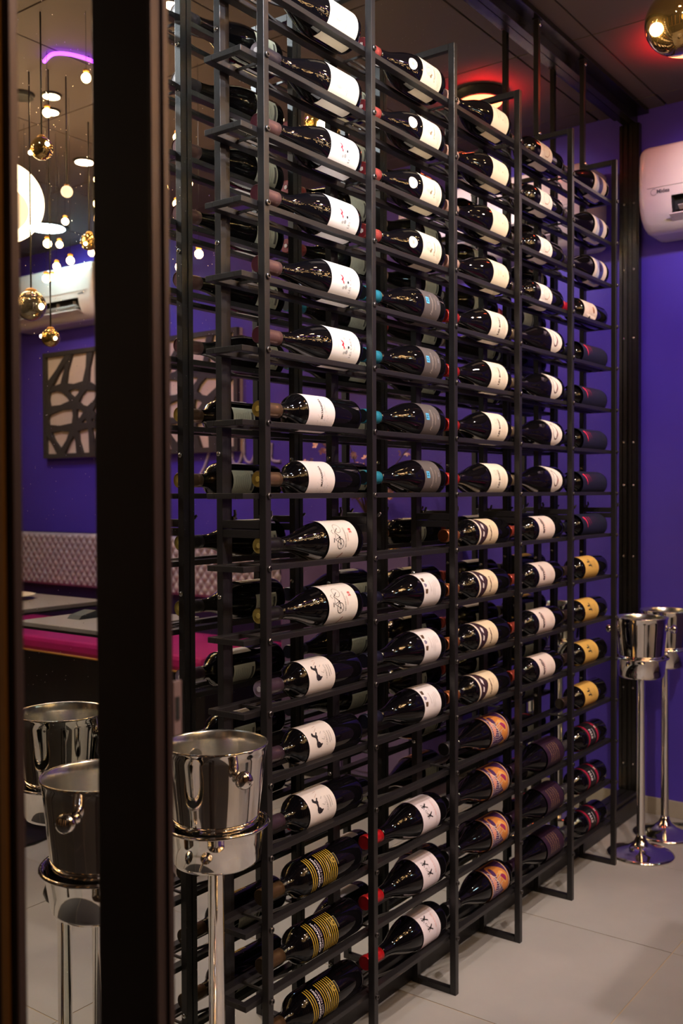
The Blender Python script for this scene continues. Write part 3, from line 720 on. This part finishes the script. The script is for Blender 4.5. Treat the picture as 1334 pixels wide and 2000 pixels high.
# ------------------------------------------------------------------ the dining side of the room, seen in the mirror
ART_B = mat('art_backing', (.62, .50, .42), .7, noise=.15, nscale=6); ART_F = mat('art_lattice', (.045, .038, .034), .6)
def art(y1, wdt, label):
    # y1: end nearer the rack; lattice drawn in 0..1 coordinates (a: distance from y1, b: up)
    H = .55; t = thing('lattice_wall_panel', label, 'wall art', (EX, y1 - wdt / 2, 1.27), 'lattice wall panels')
    part('backing', MB().box(-.020, -.001, -wdt / 2, wdt / 2, 0, H), ART_B, t)
    fr = MB().box(-.040, -.0205, -wdt / 2, -wdt / 2 + .022, 0, H).box(-.040, -.0205, wdt / 2 - .022, wdt / 2, 0, H).box(-.040, -.0205, -wdt / 2 + .022, wdt / 2 - .022, 0, .022).box(-.040, -.0205, -wdt / 2 + .022, wdt / 2 - .022, H - .022, H)
    part('frame', fr, ART_F, t)
    nodes = {'a': (.13, .98), 'b': (.13, .60), 'c': (.40, .66), 'd': (.33, .98), 'e': (.62, .98), 'f': (.95, .66), 'g': (.16, .30), 'h': (.36, .42), 'i': (.55, .50), 'j': (.95, .45), 'k': (.55, .28), 'l': (.97, .28), 'm': (.30, .02), 'n': (.48, .02), 'o': (.75, .02), 'p': (.02, .62), 'q': (.02, .32), 'r': (.72, .66), 's': (.03, .16)}
    segs = ['ab', 'bc', 'cr', 'rf', 'dc', 'er', 'bp', 'bh', 'hi', 'ci', 'ir', 'ij', 'gh', 'gq', 'hk', 'ik', 'kl', 'jl', 'gm', 'hm', 'kn', 'ko', 'lo', 'gs', 'fj', 'kg', 'ef']
    lt = MB()
    for si, sg in enumerate(segs):
        p, q = Vector(nodes[sg[0]]), Vector(nodes[sg[1]]); d = (q - p).normalized(); nn = Vector((-d.y, d.x)) * .030
        pts = [p + nn * 1.5, p * .5 + q * .5 + nn * .8, q + nn * 1.5, q - nn * 1.5, p * .5 + q * .5 - nn * .8, p - nn * 1.5]
        pts = [(wdt / 2 - min(max(a.x, .01), .99) * wdt, min(max(a.y, .01), .99) * H) for a in pts]
        lt.prism(pts, -.034 - si * .00012, -.0205, 'X')
    part('lattice', lt, ART_F, t)
    return t
art(-2.44, .56, 'dark lattice panel on cream backing reflected left of the brown door post')
art(-1.62, .52, 'dark lattice panel on cream backing reflected behind the leftmost rack bay')
MAG = mat('magenta_velvet', (.42, .01, .16), .6, noise=.2, nscale=8); SIL = mat('silver_tufted_fabric', (.44, .39, .41), .4, .1)
bq = thing('banquette', 'magenta banquette bench with a silvery diamond-tufted back, reflected in the mirror', 'bench', (1.80, -2.424, 0))
part('seat', MB().box(-.32, .245, -1.2, 1.10, .385, .45), MAG, bq, bevel=.02)
part('seat_base', MB().box(-.28, .245, -1.18, 1.08, 0, .3845), mat('bench_base', (.006, .003, .005), .6), bq)
part('gold_trim', MB().tube([(-.325, 1.08, .388), (-.325, -1.18, .388)], .004), BRASS, bq)
tf = MB(); ny, nz = 700, 60; y0, y1 = -1.2, 1.10; z0, z1 = .615, .885
vs = []
for j in range(nz + 1):
    for i in range(ny + 1):
        y = y0 + (y1 - y0) * i / ny; z = z0 + (z1 - z0) * j / nz
        a = y / .0225 * pi; b_ = z / .054 * pi
        h = abs(math.sin(a / 1 * .5 + b_)) * abs(math.sin(a * .5 - b_))
        edge = min(1, (z1 - z) / .012, (z - z0) / .012)
        vs.append((.175 - .014 * math.sqrt(h) * edge - .012 * edge, y, z))
tf.add(vs, [(j * (ny + 1) + i, j * (ny + 1) + i + 1, (j + 1) * (ny + 1) + i + 1, (j + 1) * (ny + 1) + i) for j in range(nz) for i in range(ny)], 0, True)
bk_ = part('backrest', tf, SIL, bq)
part('backrest_shell', MB().box(.176, .24, -1.2, 1.10, .45, .885), mat('bench_shell', (.012, .008, .05), .6), bq)
TT = mat('table_top_stone', (.20, .175, .165), .35, noise=.15, nscale=5); TE = mat('table_edge_black', (.01, .01, .01), .4)
def table(x, y, rz, lab, h=.2):
    t = thing('dining_table', lab, 'table', (x, y, 0), 'dining tables reflected in the mirror', rz)
    part('tabletop', MB().box(-h, h, -h, h, .728, .740), TT, t, bevel=.002); part('table_rim', MB().box(-h + .002, h - .002, -h + .002, h - .002, .722, .7278), TE, t)
    part('pedestal', MB().lathe([(.0, .18), (.01, .178), (.02, .03), (.70, .026), (.7218, .09)], 20), TE, t); return t
table(.64, -1.39, .0, 'grey square dining table carrying a dark plate, reflected left of the door post', .24)
table(.565, -.77, 0, 'small grey square dining table with a dark napkin, the nearer reflected one', .175)
pl_ = thing('dinner_plate', 'dark round plate with a pale rim on the farther reflected table', 'plate', (.70, -1.46, .7402))
part('dish', MB().lathe([(0, .05), (.002, .06), (.012, .105), (.014, .108), (.015, .104), (.006, .06), (.004, .0003)], 36, mis=[0, 0, 1, 1, 1, 0]), [mat('plate_dark', (.02, .02, .02), .2), mat('plate_rim', (.7, .62, .5), .3)], pl_)
nk = part('folded_napkin', MB().prism([(-.06, 0), (.06, 0), (.05, .012), (.0, .020), (-.05, .010)], -.025, .025, 'Y'), mat('napkin_dark', (.03, .035, .04), .8), None, (.56, -.84, .7402))
nk['label'] = 'dark folded napkin on the nearer reflected table'; nk['category'] = 'napkin'
# script lettering on the end wall, seen back to front in the mirror
sw = thing('wall_lettering', 'faint white handwritten lettering on the violet wall, reflected behind the rack', 'lettering', (EX - .001, -1.62, 1.25))
lt = MB()
def stroke(pts): lt.tube([(-.004, y, z) for y, z in smooth_path(pts, 6)], .0075, 6)
stroke([(-.24, .16), (-.20, .06), (-.24, -.05), (-.29, -.10)]); stroke([(-.13, .14), (-.14, .04), (-.12, -.03), (-.08, -.01), (-.06, .08), (-.06, -.02), (-.02, -.03), (.01, .06)])
stroke([(.01, .12), (.01, .0), (.05, -.03), (.09, .04)]); stroke([(.16, .05), (.11, .04), (.11, -.02), (.16, -.01), (.17, .05), (.17, -.02), (.22, -.03)])
part('script_strokes', lt, mat('lettering_white', (.42, .36, .55), .5), sw)
# sideboard, blossom branch, gold coupes
sb = thing('sideboard', 'glossy violet sideboard under the blossom branch, reflected behind the rack', 'sideboard', (1.86, -.80, 0))
part('carcass', MB().box(-.17, .19, -.30, .30, .05, .88), mat('sideboard_violet', (.16, .10, .22), .2, coat=.4), sb, bevel=.004); part('plinth', MB().box(-.15, .19, -.28, .28, 0, .0498), TE, sb)
part('door_front', MB().box(-.178, -.1705, -.0, .29, .07, .86), mat('sideboard_door', (.14, .09, .20), .15), sb, bevel=.002); part('door_front', MB().box(-.178, -.1705, -.29, -.008, .07, .86), MATS['sideboard_door'], sb, bevel=.002)
br = thing('blossom_branch', 'pink cherry blossom branches in a vase, reflected between the rack shelves', 'flowers', (1.88, -.82, .8803))
part('vase', MB().lathe([(0, .03), (.01, .045), (.05, .052), (.09, .03), (.11, .022), (.12, .026)], 24), mat('vase_dark', (.05, .04, .06), .15), br)
stm = MB(); bl_ = MB(); rr = random.Random(5)
for (dy, dz, dx) in ((.34, .20, -.02), (-.34, .22, .02), (.26, .30, -.02), (.12, .36, .0), (-.10, .34, -.03), (-.25, .30, .02), (.20, .14, -.05), (.02, .22, -.05), (-.17, .16, -.04)):
    p0 = Vector((0, 0, .11)); p1 = Vector((dx * .5, dy * .35, .11 + dz * .5)); p2 = Vector((dx, dy, .11 + dz)); pts = [p0, (p0 + p1) / 2 + Vector((0, 0, .02)), p1, (p1 + p2) / 2 + Vector((0, 0, .015)), p2]
    stm.tube(pts, .004, 6, taper=.3)
    for q in range(16):
        a = rr.uniform(.3, 1) * (len(pts) - 1.01); i = int(a); c = pts[i].lerp(pts[i + 1], a - i) + Vector((rr.uniform(-.02, .02), rr.uniform(-.025, .025), rr.uniform(-.02, .02)))
        ax = Vector((rr.uniform(-1, 1), rr.uniform(-1, 1), rr.uniform(-1, 1))).normalized(); u = ax.orthogonal().normalized(); v = ax.cross(u); R = rr.uniform(.012, .019)
        for k in range(5):
            a0 = 2 * pi * k / 5
            P = lambda r_, an, h: tuple(c + (u * math.cos(an) + v * math.sin(an)) * r_ + ax * h)
            bl_.add([P(0, 0, 0), P(R * .7, a0 - .5, .003), P(R, a0 - .15, .006), P(R, a0 + .15, .006), P(R * .7, a0 + .5, .003)], [(0, 1, 2, 3, 4)], rr.randint(0, 1))
part('branch', stm, mat('bark', (.08, .04, .03), .8), br)
part('blossoms', bl_, [mat('petal_pink', (.85, .42, .36), .6), mat('petal_pale', (.80, .52, .40), .6)], br, kind='stuff')
def coupe(y, x, lab):
    t = thing('coupe_glass', lab, 'glass', (x, y, .8803), 'gold coupe glasses')
    part('bowl', MB().lathe([(.075, .004), (.08, .018), (.092, .036), (.100, .044), (.101, .043), (.093, .034), (.082, .016), (.079, .0003)], 24), mat('gold_glass', (.60, .42, .10), .12, .8), t)
    part('stem', MB().lathe([(0, .028), (.002, .028), (.006, .004), (.075, .003)], 16), MATS['gold_glass'], t)
coupe(-.62, 1.76, 'gold coupe glass on the reflected sideboard, nearer the rack'); coupe(-.70, 1.80, 'second gold coupe glass on the reflected sideboard, farther along')
# cable along the skirting
cb = part('power_cable', MB().tube(smooth_path([(1.93, .03), (1.98, -.04), (2.0, -.12), (2.02, -.25), (1.99, -.45)], 6) and [(x, y, .006 + .03 * max(0, min(1, (-.06 - y) * 6)) * (1 if y > -.3 else 1)) for x, y in smooth_path([(1.93, .03), (1.98, -.04), (2.0, -.12), (2.02, -.25), (1.99, -.45)], 6)], .004), TE, None)
cb['label'] = 'thin black cable lying along the skirting behind the right ice buckets'; cb['category'] = 'cable'

# ------------------------------------------------------------------ ceiling lamps and pendants
def em(name, c, s): return mat(name, c, .4, emit=s)
def downlight(x, y, r, lab, c, s, grp='round ceiling downlights'):
    t = thing('ceiling_downlight', lab, 'ceiling light', (x, y, CZ), grp)
    part('lamp_ring', MB().lathe([(-.006, r * 1.02), (-.007, r * 1.15), (.0, r * 1.25)], 32), mat('lamp_ring_black', (.02, .02, .02), .4), t)
    d = MB(); d.lathe([(-.0072, .0003), (-.0072, r)], 32); part('lamp_lens', d, em('lens_' + lab[:12], c, s), t)
for x, y, r, lab, c, s in ((.02, -.62, .030, 'cool white downlight above the left bay of the wine rack', (.86, .92, 1), 40), (.75, -.95, .030, 'warm downlight above the middle of the wine rack', (1, .8, .6), 30), (1.45, -.95, .030, 'warm downlight toward the end wall', (1, .75, .5), 30),
        (-.35, -1.35, .035, 'warm downlight behind the door post', (1, .82, .62), 25), (1.25, -1.7, .035, 'warm downlight above the reflected tables', (1, .8, .55), 25), (.78, -1.28, .026, 'small reflected downlight, upper of the pair at far left', (1, .85, .6), 25),
        (.86, -1.39, .026, 'small reflected downlight, lower of the pair at far left', (1, .85, .6), 25), (1.3, -2.9, .035, 'warm downlight above the far banquette', (1, .8, .55), 25), (1.75, -2.60, .085, 'large white oval ceiling light reflected at far left', (.85, .97, 1), 12), (.6, -.55, .03, 'warm downlight over the open floor', (1, .85, .7), 30)):
    downlight(x, y, r, lab, c, s)
t = thing('red_ceiling_lamp', 'round red ceiling lamp glowing, reflected above the third bay', 'ceiling light', (1.60, -.18, CZ))
part('lamp_body', MB().lathe([(-.03, .075), (-.005, .08), (.0, .085)], 32), mat('lamp_black', (.02, .02, .02), .4), t)
part('lamp_lens', MB().lathe([(-.031, .0003), (-.031, .070)], 32), em('red_lens', (1, .42, .20), 2.2), t)
t = thing('violet_arc_lamp', 'glowing violet arc lamp reflected near the top left', 'ceiling light', (.62, -.99, CZ - .010))
rg = MB(); pts = smooth_path([(-.02, -.085), (-.035, -.02), (.01, .02), (.10, .03), (.22, .01), (.32, -.06)], 8)
rg.tube([(x, y, 0) for x, y in pts], .0055, 8); part('arc_tube', rg, em('violet_glow', (.35, .04, 1), 9), t)
for x, y in (pts[4], pts[20], pts[34]): part('hanger', MB().tube([(x, y, .0055), (x, y, .0098)], .002, 6), TE, t)

GOLDG = mat('amber_mirror_glass', (.55, .36, .12), .06, .9, .5, 1)
SMOKE = mat('smoked_glass', (.30, .25, .18), .05, .75, .5, 1)
BULB = em('warm_bulb', (1, .68, .30), 55); BULB2 = em('soft_globe', (1, .76, .52), 1.15)
def pendant(x, y, z, r, kindm, lab):
    t = thing('globe_pendant', lab, 'pendant lamp', (x, y, z), 'amber glass globe pendants')
    g_ = MB(); seg = 28
    prof = [(-r * math.cos(pi * i / 16), max(r * math.sin(pi * i / 16), .0004)) for i in range(15)]
    g_.lathe(prof, seg); g_.f = g_.f[:-1]; g_.m = g_.m[:-1]; g_.s = g_.s[:-1]
    part('glass_globe', g_, {'g': GOLDG, 's': SMOKE, 'w': BULB2}[kindm], t)
    if kindm != 'w':
        for k in range(3):
            a = k * 2.1 + x * 9; part('bulb', MB().ball((math.cos(a) * r * .95, math.sin(a) * r * .95, -r * .45 + k * r * .3), r * .20, 10, 6), BULB, t)
    part('cap', MB().lathe([(r * .90, r * .42), (r * 1.05, r * .36), (r * 1.15, .008)], 16), BRASS, t)
    part('cord', MB().tube([(0, 0, r * 1.15), (0, 0, CZ - z - .001)], .0022, 6), TE, t)
pendant(1.004, -.339, 2.128, .070, 'g', 'large gold mirrored glass globe hanging at the top right corner')
RP = [(.63, -1.19, 1.655, .046, 's', 'smoked glass globe with bright bulbs, reflected before the air conditioner'), (.655, -1.13, 1.555, .028, 'g', 'small gold globe reflected just below the smoked globe'),
      (.58, -1.23, 1.94, .060, 'w', 'glowing cream globe cut by the left door edge in the mirror'), (.72, -1.13, 2.01, .018, 'w', 'tiny glowing cream globe, highest of the reflected pendants'), (.80, -1.055, 1.93, .030, 'g', 'gold globe reflected beside the brown door post'),
      (1.0, -1.37, 1.95, .030, 'g', 'gold globe over the reflected tables, left of the white oval lamp'), (.35, -1.15, 1.9, .04, 'g', 'gold globe hanging between the camera and the tables'), (.15, -1.30, 1.80, .035, 'g', 'lowest gold globe right of the camera'), (.42, -.85, 2.0, .03, 'g', 'gold globe hanging high before the wine rack')]
for q in RP: pendant(*q)
ch = thing('chandelier', 'cluster of small golden bulbs on thin wires over the tables, mirrored at far left', 'chandelier', (.72, -1.35, CZ))
part('ceiling_rose', MB().lathe([(-.012, .035), (-.003, .04), (-.0005, .04)], 28), TE, ch)
rr = random.Random(11)
bm_ = MB().ball((0, 0, 0), .013, 10, 6).mesh('bulb', em('small_warm_bulb', (1, .58, .22), 45))
sm_ = MB().lathe([(-.012, .006), (-.014, .009), (-.018, .0085), (-.022, .003)], 8).mesh('bulb_holder', BRASS)
for i in range(64):
    a = rr.uniform(0, 2 * pi); q = math.sqrt(rr.random()) * .55; x, y, z = q * math.cos(a), q * math.sin(a) * 1.2, -rr.uniform(.14, .62)
    wv = MB().tube([(x, y, -.0005), (x, y, z + .022)], .0006, 5)
    st_ = part('wire', wv, TE, ch)
    link('bulb_holder', sm_, st_, (x, y, z + .034)); link('bulb', bm_, st_, (x, y, z))

ch2 = copy_tree(ch); ch2.location = (-.25, -1.85, CZ); ch2.rotation_euler = (0, 0, 1.3); ch2['label'] = 'added unseen cluster of small golden bulbs behind the camera for bottle glints'  # second cluster added out of view, only for glints on the bottles
# ------------------------------------------------------------------ model units to metres
for me in bpy.data.meshes: me.transform(Matrix.Scale(K, 4))
for o in bpy.data.objects:
    if o is cam: continue
    o.location = o.location * K
